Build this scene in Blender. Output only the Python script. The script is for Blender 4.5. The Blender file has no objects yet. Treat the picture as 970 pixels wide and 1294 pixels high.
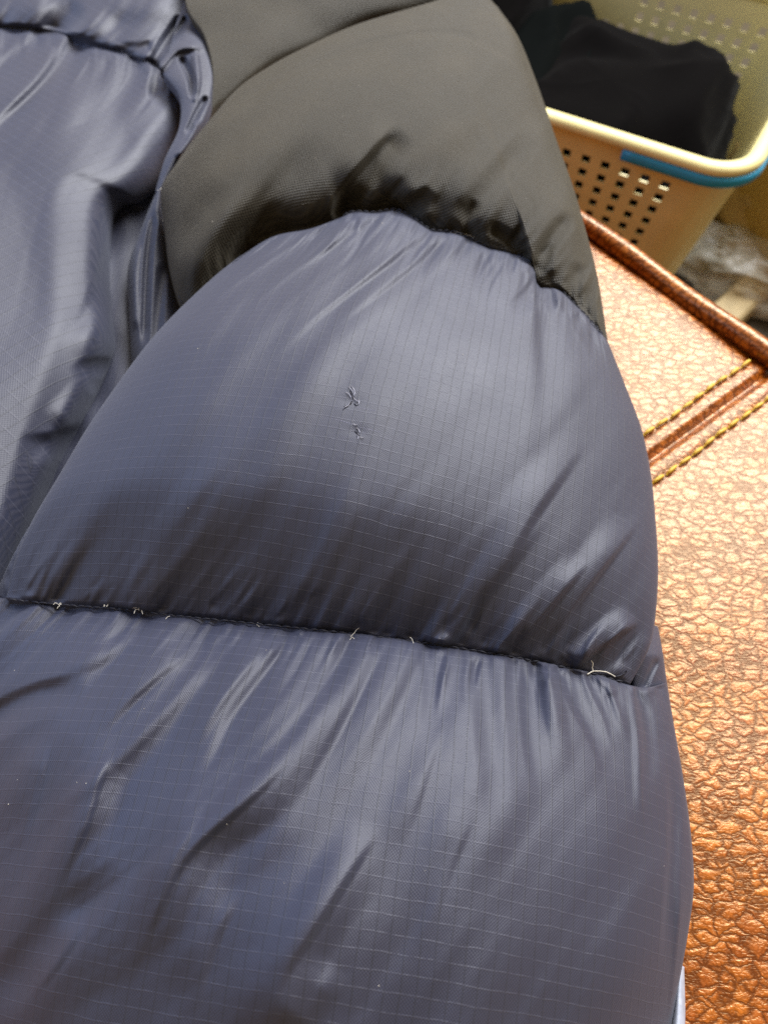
import bpy, math, random
import numpy as np
from mathutils import Vector, noise as mnoise

# ------------------------------------------------------------------ camera, world, lamps, exposure
sc = bpy.context.scene
COL = sc.collection
HC = 0.32                         # camera height above the leather seat (m)
PITCH = math.radians(58.0)        # looking down
FPX = 972.0                       # focal length in photograph pixels
W0, H0 = 970.0, 1294.0

cam = bpy.data.cameras.new("camera")
cam_o = bpy.data.objects.new("camera", cam)
COL.objects.link(cam_o)
cam_o.location = (0, 0, HC)
cam_o.rotation_euler = (math.pi / 2 - PITCH, 0, 0)
cam.sensor_fit = 'VERTICAL'
cam.sensor_height = 36.0
cam.sensor_width = 36.0 * W0 / H0
cam.lens = 36.0 * FPX / H0
cam.clip_start = 0.01
cam.clip_end = 30
cam.dof.use_dof = True
cam.dof.focus_distance = 0.265
cam.dof.aperture_fstop = cam.lens / 2.2
sc.camera = cam_o

world = bpy.data.worlds.new("World")
sc.world = world
world.use_nodes = True
bg = world.node_tree.nodes["Background"]
bg.inputs[0].default_value = (1.0, 0.78, 0.50, 1)
bg.inputs[1].default_value = 0.52

def area(name, loc, target, sx, sy, power, col):
    l = bpy.data.lights.new(name, 'AREA')
    l.shape = 'RECTANGLE'; l.size = sx; l.size_y = sy
    l.energy = power; l.color = col
    o = bpy.data.objects.new(name, l)
    COL.objects.link(o)
    o.location = loc
    d = Vector(target) - Vector(loc)
    o.rotation_euler = d.to_track_quat('-Z', 'Y').to_euler()
    return o
area("window_light", (0.86, 1.50, 1.55), (0.12, 0.25, 0.03), 1.8, 1.1, 140, (0.95, 0.97, 1.0))
area("side_window_light", (-1.5, 0.65, 1.05), (0.0, 0.22, 0.05), 1.5, 1.2, 20, (0.30, 0.52, 1.0))

sc.view_settings.view_transform = 'Standard'
sc.view_settings.look = 'None'
sc.view_settings.exposure = 0.0
sc.view_settings.gamma = 1.0
sc.cycles.use_denoising = False
sc.cycles.max_bounces = 8

# ------------------------------------------------------------------ helpers
SP, CP = math.sin(PITCH), math.cos(PITCH)
def at(px, py, z):
    """measured picture position -> place at height z above the seat"""
    px = np.asarray(px, float); py = np.asarray(py, float); z = np.asarray(z, float)
    u = (px - W0 / 2) / FPX
    v = (H0 / 2 - py) / FPX
    dz = -SP + v * CP
    t = (z - HC) / dz
    return np.stack(np.broadcast_arrays(t * u, t * (CP + v * SP), z), -1)

def sm(a, b, x):
    t = np.clip((x - a) / (b - a), 0, 1)
    return t * t * (3 - 2 * t)

_rng = np.random.default_rng(7)
_lat = _rng.random((256, 256)) * 2 - 1
def vnoise(x, y):
    x = np.asarray(x, float); y = np.asarray(y, float)
    xi = np.floor(x).astype(int); yi = np.floor(y).astype(int)
    fx = x - xi; fy = y - yi
    fx = fx * fx * fx * (fx * (fx * 6 - 15) + 10); fy = fy * fy * fy * (fy * (fy * 6 - 15) + 10)
    g = lambda i, j: _lat[i % 256, j % 256]
    return (g(xi, yi) * (1 - fx) + g(xi + 1, yi) * fx) * (1 - fy) + (g(xi, yi + 1) * (1 - fx) + g(xi + 1, yi + 1) * fx) * fy

def curve(pts, n):
    """smooth resample of a polyline to n points (Catmull-Rom, even arc length)"""
    p = np.array(pts, float)
    q = np.vstack([2 * p[0] - p[1], p, 2 * p[-1] - p[-2]])
    out = []
    for i in range(1, len(q) - 2):
        t = np.linspace(0, 1, 24, endpoint=False)[:, None]
        a, b, c, d = q[i - 1], q[i], q[i + 1], q[i + 2]
        out.append(0.5 * (2 * b + (c - a) * t + (2 * a - 5 * b + 4 * c - d) * t ** 2 + (3 * b - a - 3 * c + d) * t ** 3))
    out = np.vstack(out + [p[-1:]])
    L = np.r_[0, np.cumsum(np.linalg.norm(np.diff(out, axis=0), axis=1))]
    s = np.linspace(0, L[-1], n)
    return np.stack([np.interp(s, L, out[:, k]) for k in range(out.shape[1])], -1)

def coons(top, bottom, left, right, n, m):
    """n columns, m rows of picture positions"""
    T, B = curve(top, n), curve(bottom, n)
    Lf, R = curve(left, m), curve(right, m)
    s = np.linspace(0, 1, n)[None, :, None]; t = np.linspace(0, 1, m)[:, None, None]
    P = (1 - t) * T[None] + t * B[None] + (1 - s) * Lf[:, None] + s * R[:, None]
    P -= (1 - s) * (1 - t) * T[0] + s * (1 - t) * T[-1] + (1 - s) * t * B[0] + s * t * B[-1]
    return P, s[..., 0], t[..., 0]

def fold(px, py, pts, wl, wr, d, ta=0.0, tb=0.3):
    """one crease along a line: d metres (+ ridge, - valley), widths left / right of travel"""
    p = np.array(pts, float)
    m = 1.35 * max(wl, wr)
    box = (px > p[:, 0].min() - m - 8) & (px < p[:, 0].max() + m + 8) & (py > p[:, 1].min() - m - 8) & (py < p[:, 1].max() + m + 8)
    out = np.zeros(px.shape)
    if not box.any(): return out
    out[box] = _fold(px[box], py[box], p, wl, wr, d, ta, tb)
    return out
def _fold(px, py, p, wl, wr, d, ta, tb):
    p = curve(p, max(6, 4 * len(p))) if len(p) > 2 else curve(p, 6)
    seg = np.diff(p, axis=0); L = np.linalg.norm(seg, axis=1)
    tot = L.sum(); acc = 0
    best = np.full(px.shape, 1e9); side = np.zeros(px.shape); q = np.zeros(px.shape)
    for i in range(len(seg)):
        dx, dy = seg[i] / max(L[i], 1e-9)
        rx, ry = px - p[i, 0], py - p[i, 1]
        al = np.clip(rx * dx + ry * dy, 0, L[i])
        ex, ey = rx - al * dx, ry - al * dy
        dd = np.hypot(ex, ey)
        k = dd < best
        best = np.where(k, dd, best); side = np.where(k, dx * ry - dy * rx, side)
        q = np.where(k, (acc + al) / tot, q)
        acc += L[i]
    w = np.where(side < 0, wr, wl)
    w = np.where(w > 17, w * 1.3, w * 1.1)
    prof = np.clip(1 - (best / w) ** 2, 0, 1) ** 2
    ta = max(ta, 0.0) * 1.5; tb = min(tb * 1.5, .8)
    tp = np.ones_like(q)
    if ta > 0: tp = tp * sm(0, ta, q)
    if tb > 0: tp = tp * sm(1.0, 1 - tb, q)
    return d * prof * tp

def mesh_from_grid(name, V, UV, mat, parent=None, smooth=True):
    m, n = V.shape[:2]
    me = bpy.data.meshes.new(name)
    idx = np.arange(m * n).reshape(m, n)
    f = np.stack([idx[:-1, :-1], idx[1:, :-1], idx[1:, 1:], idx[:-1, 1:]], -1).reshape(-1, 4)
    me.vertices.add(m * n); me.loops.add(f.size); me.polygons.add(len(f))
    me.vertices.foreach_set("co", V.reshape(-1).astype(np.float32))
    me.loops.foreach_set("vertex_index", f.reshape(-1).astype(np.int32))
    me.polygons.foreach_set("loop_start", np.arange(0, f.size, 4, dtype=np.int32))
    me.update(calc_edges=True)
    if UV is not None:
        uv = me.uv_layers.new(name="UVMap")
        uv.data.foreach_set("uv", UV.reshape(-1, 2)[f.reshape(-1)].reshape(-1).astype(np.float32))
    if smooth: me.polygons.foreach_set("use_smooth", np.ones(len(f), bool))
    me.materials.append(mat)
    o = bpy.data.objects.new(name, me)
    COL.objects.link(o)
    if parent is not None: o.parent = parent
    return o

def mesh_from(name, verts, faces, mat, parent=None, smooth=False):
    me = bpy.data.meshes.new(name)
    me.from_pydata([tuple(map(float, v)) for v in verts], [], [tuple(int(i) for i in f) for f in faces])
    me.update()
    if smooth: me.polygons.foreach_set("use_smooth", np.ones(len(me.polygons), bool))
    me.materials.append(mat)
    o = bpy.data.objects.new(name, me)
    COL.objects.link(o)
    if parent is not None: o.parent = parent
    return o

def tube(verts, faces, pts, r, seg=6, taper=False):
    pts = np.array(pts, float); n = len(pts); base = len(verts)
    for i in range(n):
        d = pts[min(i + 1, n - 1)] - pts[max(i - 1, 0)]
        d /= np.linalg.norm(d) + 1e-12
        a = np.cross(d, [0, 0, 1.0]);
        if np.linalg.norm(a) < 1e-4: a = np.array([1.0, 0, 0])
        a /= np.linalg.norm(a); b = np.cross(a, d)
        rr = r * (math.sin(math.pi * (i + 0.6) / (n + 0.2)) ** 0.5 if taper else 1.0)
        for k in range(seg):
            th = 2 * math.pi * k / seg
            verts.append(pts[i] + rr * (math.cos(th) * a + math.sin(th) * b))
    for i in range(n - 1):
        for k in range(seg):
            a0 = base + i * seg + k; a1 = base + i * seg + (k + 1) % seg
            faces.append((a0, a1, a1 + seg, a0 + seg))
    faces.append(tuple(base + k for k in range(seg)))
    faces.append(tuple(base + (n - 1) * seg + seg - 1 - k for k in range(seg)))

def empty(name, loc=(0, 0, 0)):
    o = bpy.data.objects.new(name, None)
    o.location = loc; o.empty_display_size = 0.05
    COL.objects.link(o)
    return o

def tag(o, label, cat, group=None):
    o["label"] = label; o["category"] = cat
    if group: o["group"] = group

# ------------------------------------------------------------------ materials
class NT:
    def __init__(s, name):
        s.m = bpy.data.materials.new(name); s.m.use_nodes = True
        s.t = s.m.node_tree; s.b = s.t.nodes["Principled BSDF"]
    def n(s, ty, **kw):
        x = s.t.nodes.new(ty)
        for k, v in kw.items(): setattr(x, k, v)
        return x
    def put(s, sock, v):
        if isinstance(v, bpy.types.NodeSocket): s.t.links.new(v, sock)
        elif isinstance(v, (tuple, list)): sock.default_value = tuple(v) if len(v) != 3 or len(sock.default_value) == 3 else (*v, 1)
        else: sock.default_value = v
    def math(s, op, a, b=None, c=None, clamp=False):
        x = s.n('ShaderNodeMath', operation=op, use_clamp=clamp)
        for i, v in enumerate((a, b, c)):
            if v is not None: s.put(x.inputs[i], v)
        return x.outputs[0]
    def mix(s, f, a, b):
        x = s.n('ShaderNodeMix', data_type='RGBA')
        s.put(x.inputs[0], f); s.put(x.inputs[6], a); s.put(x.inputs[7], b)
        return x.outputs[2]
    def ramp(s, f, a, b):
        x = s.n('ShaderNodeMapRange', interpolation_type='SMOOTHSTEP')
        s.put(x.inputs[0], f); s.put(x.inputs[1], a); s.put(x.inputs[2], b)
        return x.outputs[0]
    def noise(s, vec, scale, detail=3, rough=0.5):
        x = s.n('ShaderNodeTexNoise')
        if vec is not None: s.put(x.inputs['Vector'], vec)
        x.inputs['Scale'].default_value = scale; x.inputs['Detail'].default_value = detail
        x.inputs['Roughness'].default_value = rough
        return x.outputs[0]
    def bump(s, h, strength, dist, normal=None):
        x = s.n('ShaderNodeBump')
        s.put(x.inputs['Strength'], strength); x.inputs['Distance'].default_value = dist
        s.put(x.inputs['Height'], h)
        if normal is not None: s.put(x.inputs['Normal'], normal)
        return x.outputs[0]
    def set(s, **kw):
        for k, v in kw.items(): s.put(s.b.inputs[k.replace('_', ' ')], v)
        return s.m

def uvxy(k):
    uv = k.n('ShaderNodeUVMap', uv_map="UVMap").outputs[0]
    sx = k.n('ShaderNodeSeparateXYZ'); k.put(sx.inputs[0], uv)
    return uv, sx.outputs[0], sx.outputs[1]

def weave_height(k, u, v, pitch):
    a = k.math('SINE', k.math('MULTIPLY', u, 2 * math.pi / pitch))
    b = k.math('SINE', k.math('MULTIPLY', v, 2 * math.pi / pitch))
    return k.math('MULTIPLY_ADD', k.math('MULTIPLY', a, b), 0.5, 0.5)

def fabric_navy(name):
    k = NT(name)
    uv, u, v = uvxy(k)
    # slight wander of the threads
    wob = k.math('MULTIPLY', k.math('SUBTRACT', k.noise(uv, 60, 2), 0.5), 0.0016)
    u2 = k.math('ADD', u, wob); v2 = k.math('ADD', v, wob)
    def lines(x, cell, width):
        f = k.math('PINGPONG', x, cell / 2)             # 0 at thread, cell/2 in between
        return k.math('SUBTRACT', 1.0, k.ramp(f, width * 0.35, width))
    lu = lines(u2, 0.0041, 0.00027); lv = lines(v2, 0.0044, 0.00025)
    br = k.ramp(k.noise(uv, 420, 2), 0.30, 0.62)        # uneven strength of the thread lines, in colour and relief
    lu = k.math('MULTIPLY', lu, k.math('MULTIPLY_ADD', br, 0.35, 0.65))
    lv = k.math('MULTIPLY', lv, k.math('MULTIPLY_ADD', br, 0.8, 0.2))
    wv = weave_height(k, u2, v2, 0.00090)
    tone = k.noise(uv, 18, 3)
    base = k.mix(k.ramp(tone, 0.3, 0.7), (0.0034, 0.0060, 0.026), (0.0056, 0.0090, 0.033))
    base = k.mix(k.ramp(wv, 0.15, 0.95), base, (0.027, 0.027, 0.048))
    base = k.mix(k.math('MULTIPLY', lu, 0.80), base, (0.006, 0.007, 0.018))  # shading of the raised threads, put into the colour as dark lines
    base = k.mix(k.math('MULTIPLY', lv, 0.17), base, (0.12, 0.12, 0.16))  # light on the crossing threads, put into the colour as pale lines
    h = k.math('ADD', k.math('MULTIPLY', wv, 0.55), k.math('MULTIPLY', k.math('MAXIMUM', lu, lv), 0.42))
    nm = k.bump(h, 0.50, 0.00030)
    slow = k.bump(k.noise(uv, 230, 3, 0.6), 0.10, 0.0009, nm)
    rough = k.math('MULTIPLY_ADD', k.noise(uv, 40, 3), 0.10, 0.55)
    return k.set(Base_Color=base, Roughness=rough, Specular_IOR_Level=0.72, Normal=slow,
                 Sheen_Weight=0.10, Sheen_Roughness=0.5, Sheen_Tint=(0.80, 0.85, 1.0))

def fabric_black(name):
    k = NT(name)
    uv, u, v = uvxy(k)
    wob = k.math('MULTIPLY', k.math('SUBTRACT', k.noise(uv, 80, 2), 0.5), 0.0012)
    u2 = k.math('ADD', u, wob); v2 = k.math('ADD', v, wob)
    wv = weave_height(k, u2, v2, 0.00170)
    base = k.mix(wv, (0.003, 0.0025, 0.0016), (0.034, 0.0265, 0.0135))
    base = k.mix(k.math('MULTIPLY', k.ramp(k.noise(uv, 25, 4), 0.42, 0.75), 0.35), base, (0.038, 0.029, 0.015))
    nm = k.bump(wv, 0.8, 0.00055)
    return k.set(Base_Color=base, Roughness=0.60, Specular_IOR_Level=0.30, Normal=nm,
                 Sheen_Weight=0.12, Sheen_Roughness=0.5, Sheen_Tint=(1.0, 0.93, 0.78))

def leather(name, grain=1.0):
    k = NT(name)
    co = k.n('ShaderNodeTexCoord').outputs['Object']
    nz = k.n('ShaderNodeTexNoise'); k.put(nz.inputs['Vector'], co); nz.inputs['Scale'].default_value = 190; nz.inputs['Detail'].default_value = 4
    off = k.n('ShaderNodeVectorMath', operation='MULTIPLY_ADD')
    k.put(off.inputs[0], nz.outputs['Color']); off.inputs[1].default_value = (0.0058,) * 3; k.put(off.inputs[2], co)
    st = k.n('ShaderNodeMapping'); k.put(st.inputs[0], off.outputs[0])
    st.inputs['Rotation'].default_value = (0, 0, math.radians(35)); st.inputs['Scale'].default_value = (0.75, 1.35, 1)
    def cells(scale):
        v = k.n('ShaderNodeTexVoronoi', feature='DISTANCE_TO_EDGE')
        k.put(v.inputs['Vector'], st.outputs[0]); v.inputs['Scale'].default_value = scale
        return v.outputs['Distance']
    c1, c2 = cells(175), cells(480)
    big = k.ramp(c1, -0.06, 0.42); small = k.ramp(c2, -0.05, 0.40)
    wr = k.n('ShaderNodeMapping'); k.put(wr.inputs[0], co)
    wr.inputs['Rotation'].default_value = (0, 0, math.radians(35)); wr.inputs['Scale'].default_value = (0.35, 1.6, 1)
    line = k.math('ABSOLUTE', k.math('SUBTRACT', k.noise(wr.outputs[0], 260, 3, 0.55), 0.5))
    line = k.ramp(line, 0.0, 0.07)                          # fine drawn wrinkles running one way
    soft = k.math('MULTIPLY_ADD', k.noise(co, 90, 2), 0.22, 0.08)
    crease = k.math('MULTIPLY', k.ramp(c1, 0.0, soft), k.math('MULTIPLY_ADD', k.ramp(c2, 0.0, 0.20), 0.40, 0.60))
    crease = k.math('MULTIPLY', crease, k.math('MULTIPLY_ADD', line, 0.22, 0.78))
    h = k.math('ADD', k.math('MULTIPLY', big, 0.55), k.math('MULTIPLY', small, 0.15))
    h = k.math('ADD', h, k.math('MULTIPLY', k.noise(co, 300, 2), 0.14))
    h = k.math('ADD', h, k.math('MULTIPLY', line, 0.09))
    wear = k.noise(co, 55, 4, 0.6)
    col = k.mix(k.ramp(wear, 0.3, 0.7), (0.28, 0.052, 0.002), (0.48, 0.125, 0.006))
    col = k.mix(k.math('MULTIPLY', k.math('SUBTRACT', 1.0, crease), 0.88), col, (0.07, 0.013, 0.002))
    nm = k.bump(h, 0.42 * grain, 0.0013)
    return k.set(Base_Color=col, Roughness=k.math('MULTIPLY_ADD', wear, 0.14, 0.29), IOR=1.62, Specular_IOR_Level=k.math('MULTIPLY_ADD', crease, 0.45, 0.35),
                 Specular_Tint=(1.0, 0.78, 0.42), Normal=nm, Coat_Weight=k.math('MULTIPLY_ADD', crease, 0.20, 0.10), Coat_Roughness=0.28)

def plain(name, col, rough=0.5, spec=0.5, bump=0.0, bscale=300, var=0.12, **kw):
    k = NT(name)
    co = k.n('ShaderNodeTexCoord').outputs['Object']
    nzz = k.noise(co, bscale, 4, 0.6)
    dark = tuple(c * (1 - var) for c in col); lite = tuple(min(1, c * (1 + var)) for c in col)
    k.set(Base_Color=k.mix(k.ramp(nzz, 0.3, 0.7), dark, lite), Roughness=rough, Specular_IOR_Level=spec)
    if bump: k.set(Normal=k.bump(nzz, bump, 0.001))
    return k.set(**kw)

M_NAVY = fabric_navy("navy_ripstop_nylon")
M_BLACK = fabric_black("black_woven_polyester")
M_LEATHER = leather("tan_pebbled_leather")
M_PIPING = leather("tan_smooth_leather", 0.2)
M_YTHREAD = plain("yellow_stitch_thread", (0.60, 0.37, 0.03), 0.5, 0.5, 0.3, 2500)
M_NTHREAD = plain("dark_navy_thread", (0.012, 0.012, 0.020), 0.6, 0.3)
M_LINT = plain("pale_lint_fibre", (0.62, 0.58, 0.50), 0.8, 0.2)
M_LINING = plain("pale_blue_lining", (0.42, 0.46, 0.56), 0.5, 0.4)
M_CREAM = plain("cream_plastic", (0.68, 0.60, 0.27), 0.42, 0.5, 0, 30, 0.05)
M_BLUEP = plain("blue_plastic", (0.010, 0.24, 0.42), 0.35, 0.5, 0, 30, 0.05)
M_CLOTH = plain("black_cotton", (0.0016, 0.0013, 0.0013), 0.95, 0.02, 0.3, 400, Sheen_Weight=0.025, Sheen_Roughness=0.4)
M_CLOTH2 = plain("dark_green_black_cotton", (0.0012, 0.0017, 0.0016), 0.95, 0.03, 0.3, 400)
M_BAG = plain("beige_canvas", (0.40, 0.30, 0.12), 0.75, 0.25, 0.3, 500)
M_FLOOR = plain("dark_floor", (0.045, 0.034, 0.018), 0.6, 0.4, 0, 8, 0.3)
M_WOOD = plain("beige_painted_wood", (0.46, 0.36, 0.19), 0.5, 0.4, 0.1, 60)
M_YBOX = plain("yellow_plastic", (0.42, 0.30, 0.08), 0.45, 0.4, 0, 30, 0.05)
M_CLEAR = plain("clear_plastic_film", (0.70, 0.68, 0.58), 0.30, 0.5, 0, 100, 0.02, Alpha=0.34)
M_SNAG = plain("frayed_navy_fibre", (0.20, 0.20, 0.27), 0.8, 0.2)
M_SNAG2 = plain("frayed_pale_fibre", (0.36, 0.36, 0.42), 0.8, 0.2)
M_HOLE = plain("torn_dark_fibre", (0.010, 0.010, 0.018), 0.8, 0.2)

# ------------------------------------------------------------------ floor
FLOOR_Z = -0.42
fl = mesh_from("floor", [(-1.5, -1.0, FLOOR_Z), (2.5, -1.0, FLOOR_Z), (2.5, 3.0, FLOOR_Z), (-1.5, 3.0, FLOOR_Z)], [(0, 1, 2, 3)], M_FLOOR)
fl["kind"] = "structure"

# ------------------------------------------------------------------ leather sofa
pA, pB = at(737, 292, 0.0)[:2], at(985, 470, 0.0)[:2]      # line of the piping's inner side
ed = (pB - pA) / np.linalg.norm(pB - pA)                   # along the edge
nd = np.array([ed[1], -ed[0]])                             # inward (towards the camera)
if nd[1] > 0: nd = -nd
seam_pt = at(822, 578, 0.0)[:2]
e_seam = float(np.dot(seam_pt - pA, ed))
sofa = empty("leather_sofa", (*(pA + 0.1 * nd), FLOOR_Z))
tag(sofa, "tan pebbled leather sofa seat with rolled piping edge and yellow double stitching", "sofa")
def S(e, n, z):                                           # sofa frame -> world, relative to the empty
    p = pA + e * ed + n * nd
    return np.array([p[0], p[1], z]) - np.array(sofa.location)
# seat top: finely gridded where seen so that seams are real dips
def seat_height(e, n):
    g = -0.0034 * np.exp(-((e - e_seam) / 0.0024) ** 2)
    for d in (-0.0118, 0.0118):
        g += -0.0006 * np.exp(-((e - e_seam - d) / 0.0018) ** 2)
    g += 0.0007 * (np.exp(-((np.abs(e - e_seam) - 0.0055) / 0.004) ** 2))
    g -= 0.0032 * np.exp(-np.maximum(n, 0) / 0.006)
    g += 0.0012 * vnoise(e * 14 + 3, n * 14)
    return g
ee = np.unique(np.r_[np.linspace(-0.55, -0.06, 30), np.linspace(-0.06, 0.30, 420), np.linspace(0.30, 0.62, 20)])
nn = np.unique(np.r_[-0.006, np.linspace(0.0, 0.45, 220), np.linspace(0.45, 0.75, 20)])
E, N = np.meshgrid(ee, nn)
V = np.stack([pA[0] + E * ed[0] + N * nd[0], pA[1] + E * ed[1] + N * nd[1], seat_height(E, N)], -1) - np.array(sofa.location)
mesh_from_grid("seat_cushion", V[::-1], None, M_LEATHER, sofa)
# body below
b0 = [S(-0.55, 0.001, -0.006), S(0.62, 0.001, -0.006), S(0.62, 0.75, -0.006), S(-0.55, 0.75, -0.006)]
b1 = [p.copy() for p in b0]
for p in b1: p[2] = 0.0
mesh_from("frame", b0 + b1, [(0, 1, 5, 4), (1, 2, 6, 5), (2, 3, 7, 6), (3, 0, 4, 7), (7, 4, 5, 6)], M_PIPING, sofa)
# rolled piping
vs, fs = [], []
tube(vs, fs, [S(e, -0.0045, 0.0005 + 0.0008 * math.sin(e * 60)) for e in np.linspace(-0.55, 0.62, 120)], 0.0062, 20)
mesh_from("piping", vs, fs, M_PIPING, sofa, True)
# yellow top stitching, each stitch on its own
vs, fs = [], []
tube(vs, fs, [np.array([x, 0, 0.0004 - 0.0016 * abs(x / 0.0042) ** 4]) for x in np.linspace(-0.0042, 0.0042, 11)], 0.00105, 8, True)
st0 = mesh_from("stitch", vs, fs, M_YTHREAD, sofa, True)
first = True
angn = math.atan2(nd[1], nd[0])
for d in (-0.0118, 0.0118):
    for i in range(16):
        o = st0 if first else st0.copy()
        if not first: COL.objects.link(o)
        first = False
        o.parent = sofa
        n = 0.010 + i * 0.0098
        o.location = S(e_seam + d + 0.0004 * math.sin(i * 5.1 + d * 900), n, 0.0004)
        o.rotation_euler = (0, 0, angn + 0.06 * math.sin(i * 2.3 + d * 500))

# ------------------------------------------------------------------ puffer jacket
jacket = empty("puffer_jacket", (0.0, 0.2, 0.0))
tag(jacket, "navy and black quilted puffer jacket sleeve lying on tan leather", "jacket")
JO = np.array(jacket.location)

def panel(name, top, bottom, left, right, n, m, zfun, mat, ang=0.0, roll=(), tuck=(), parent=None, rolldepth=None, uvs=1.0):
    """A sewn fabric panel: an outline, a puffed height with creases, edges rolled under or tucked into seams."""
    P, s, t = coons(top, bottom, left, right, n, m)
    px, py = P[..., 0], P[..., 1]
    s = np.broadcast_to(s, px.shape); t = np.broadcast_to(t, px.shape)
    z0, dz = zfun(s, t, px, py)
    G0 = at(px, py, z0)
    V = at(px, py, z0 + dz)
    # fabric coordinates: distance along the cloth, so the ripstop wraps with the puff
    ca, sa = math.cos(ang), math.sin(ang)
    X = G0[..., 0] * ca + G0[..., 1] * sa; Y = -G0[..., 0] * sa + G0[..., 1] * ca
    def arc(A, ax):
        d = np.diff(A, axis=ax); zz = np.diff(G0[..., 2], axis=ax)
        return np.sign(d) * np.sqrt(d ** 2 + (0.7 * zz) ** 2)
    cm, rm = n // 2, m // 2
    du = np.cumsum(np.concatenate([np.zeros((m, 1)), arc(X, 1)], 1), 1)
    U = X[:, cm:cm + 1] + du - du[:, cm:cm + 1]
    dv = np.cumsum(np.concatenate([np.zeros((1, n)), arc(Y, 0)], 0), 0)
    Vv = Y[rm:rm + 1] + dv - dv[rm:rm + 1]
    UV = np.stack([U, Vv], -1) * uvs
    def add_edge(V, UV, side):
        ax = 1 if side in 'LR' else 0
        Vt = V if ax == 1 else V.transpose(1, 0, 2)
        Ut = UV if ax == 1 else UV.transpose(1, 0, 2)
        if side in 'RB': Vt, Ut = Vt[:, ::-1], Ut[:, ::-1]
        e, i1 = Vt[:, 0], Vt[:, 8]
        inw = (i1 - e); inw[:, 2] = 0
        inw /= (np.linalg.norm(inw, axis=1, keepdims=True) + 1e-9)
        k1 = np.ones(9) / 9
        inw = np.stack([np.convolve(np.pad(inw[:, c], 4, mode='edge'), k1, 'valid') for c in range(3)], -1)
        cols, ucols = [], []
        if side in roll:
            K = 10
            zb = 0.003 if rolldepth is None else None
            for k in range(1, K + 1):
                th = math.pi / 2 * k / K
                c = e.copy()
                ze = e[:, 2]; low = (np.full_like(ze, 0.003) if rolldepth is None else ze - rolldepth)
                drop = ze - low
                c[:, 2] = ze - drop * math.sin(th)
                c[:, :2] += inw[:, :2] * (0.45 * drop * (1 - math.cos(th)))[:, None]
                cols.append(c); ucols.append(Ut[:, 0] - np.array([0.0008 * k, 0]))
        else:
            for k, (dn, dzz) in enumerate(((0.0004, 0.0020), (0.0012, 0.0045))):
                c = e.copy(); c[:, 2] -= dzz; c[:, :2] -= inw[:, :2] * dn * 0.3
                cols.append(c); ucols.append(Ut[:, 0])
        Vt = np.concatenate([np.stack(cols[::-1], 1), Vt], 1); Ut = np.concatenate([np.stack(ucols[::-1], 1), Ut], 1)
        if side in 'RB': Vt, Ut = Vt[:, ::-1], Ut[:, ::-1]
        return (Vt, Ut) if ax == 1 else (Vt.transpose(1, 0, 2), Ut.transpose(1, 0, 2))
    for side in list(roll) + list(tuck):
        V, UV = add_edge(V, UV, side)
    return mesh_from_grid(name, V - JO, UV, mat, parent or jacket)

def bulge(x, p=2.3, q=0.6):
    return np.clip(1 - np.abs(2 * x - 1) ** p, 0, 1) ** q
def lerp(x, xs, ys):
    """interpolation with rounded corners"""
    g = np.linspace(-.25, 1.25, 601)
    n = len(xs)
    yl = ys[0] + (g - xs[0]) * (ys[1] - ys[0]) / (xs[1] - xs[0]); yr = ys[-1] + (g - xs[-1]) * (ys[-1] - ys[-2]) / (xs[-1] - xs[-2])
    y = np.where(g < xs[0], yl, np.where(g > xs[-1], yr, np.interp(g, xs, ys)))
    k = np.hanning(61); k /= k.sum()
    y = np.convolve(np.pad(y, 30, mode='edge'), k, 'valid')
    return np.interp(x, g, y)

def gathers(px, py, dist, along, seed, period, reach, amp, shear=0.0):
    """small puckers that leave a seam and die out with distance (all in picture units)"""
    a = (along + shear * dist) / period
    a = a + 0.25 * np.sin(dist / 60.0 + along / 90.0)
    g = vnoise(a + seed * 13.7, a * 0 + seed) * 0.8 + 0.4 * vnoise(a * 2.1 + seed * 5.1, a * 0 + 40 + seed)
    rr = reach * (1.0 + 0.6 * vnoise(along / 55.0 + seed * 3.3, a * 0 + 7))
    return amp * g * np.exp(-np.maximum(dist, 0) / rr) * sm(0, 6, dist)

def small_creases(px, py, seam, sgn, shear, n, seed, depth=.0011, reach=(25, 95)):
    """short crisp creases that start in a seam; sgn -1 runs up, +1 down the picture"""
    r = random.Random(seed)
    c = curve(seam, 400)
    d = np.zeros_like(px)
    for i in range(n):
        x, y = c[r.randrange(6, 394)]
        L = r.uniform(*reach); off = r.uniform(0, 14)
        k = (shear(x) if callable(shear) else shear) + r.uniform(-.22, .22)
        y0 = y + sgn * off; x0 = x + k * off
        bend = r.uniform(-6, 6)
        pts = [(x0, y0), (x0 + k * L * .5 + bend, y0 + sgn * L * .5), (x0 + k * L, y0 + sgn * L)]
        w = r.uniform(4, 8)
        d += fold(px, py, pts, w * r.uniform(1, 2.4), w, r.choice((-1, -1, 1)) * depth * r.uniform(.4, 1.1), .15, .5)
    return d

# ---- seam lines (picture positions measured on the photograph)
SEAM_TOP = [(300, 326), (345, 299), (392, 289), (430, 275), (447, 268), (474, 269), (500, 265), (522, 276), (545, 291), (570, 293), (592, 301), (618, 313), (648, 320), (672, 331), (680, 356), (706, 366), (725, 384), (742, 401), (767, 430)]
SEAM_MID = [(8, 756), (75, 763), (150, 769), (220, 777), (330, 788), (445, 800), (560, 815), (650, 830), (715, 843), (750, 851), (796, 864)]

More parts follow.
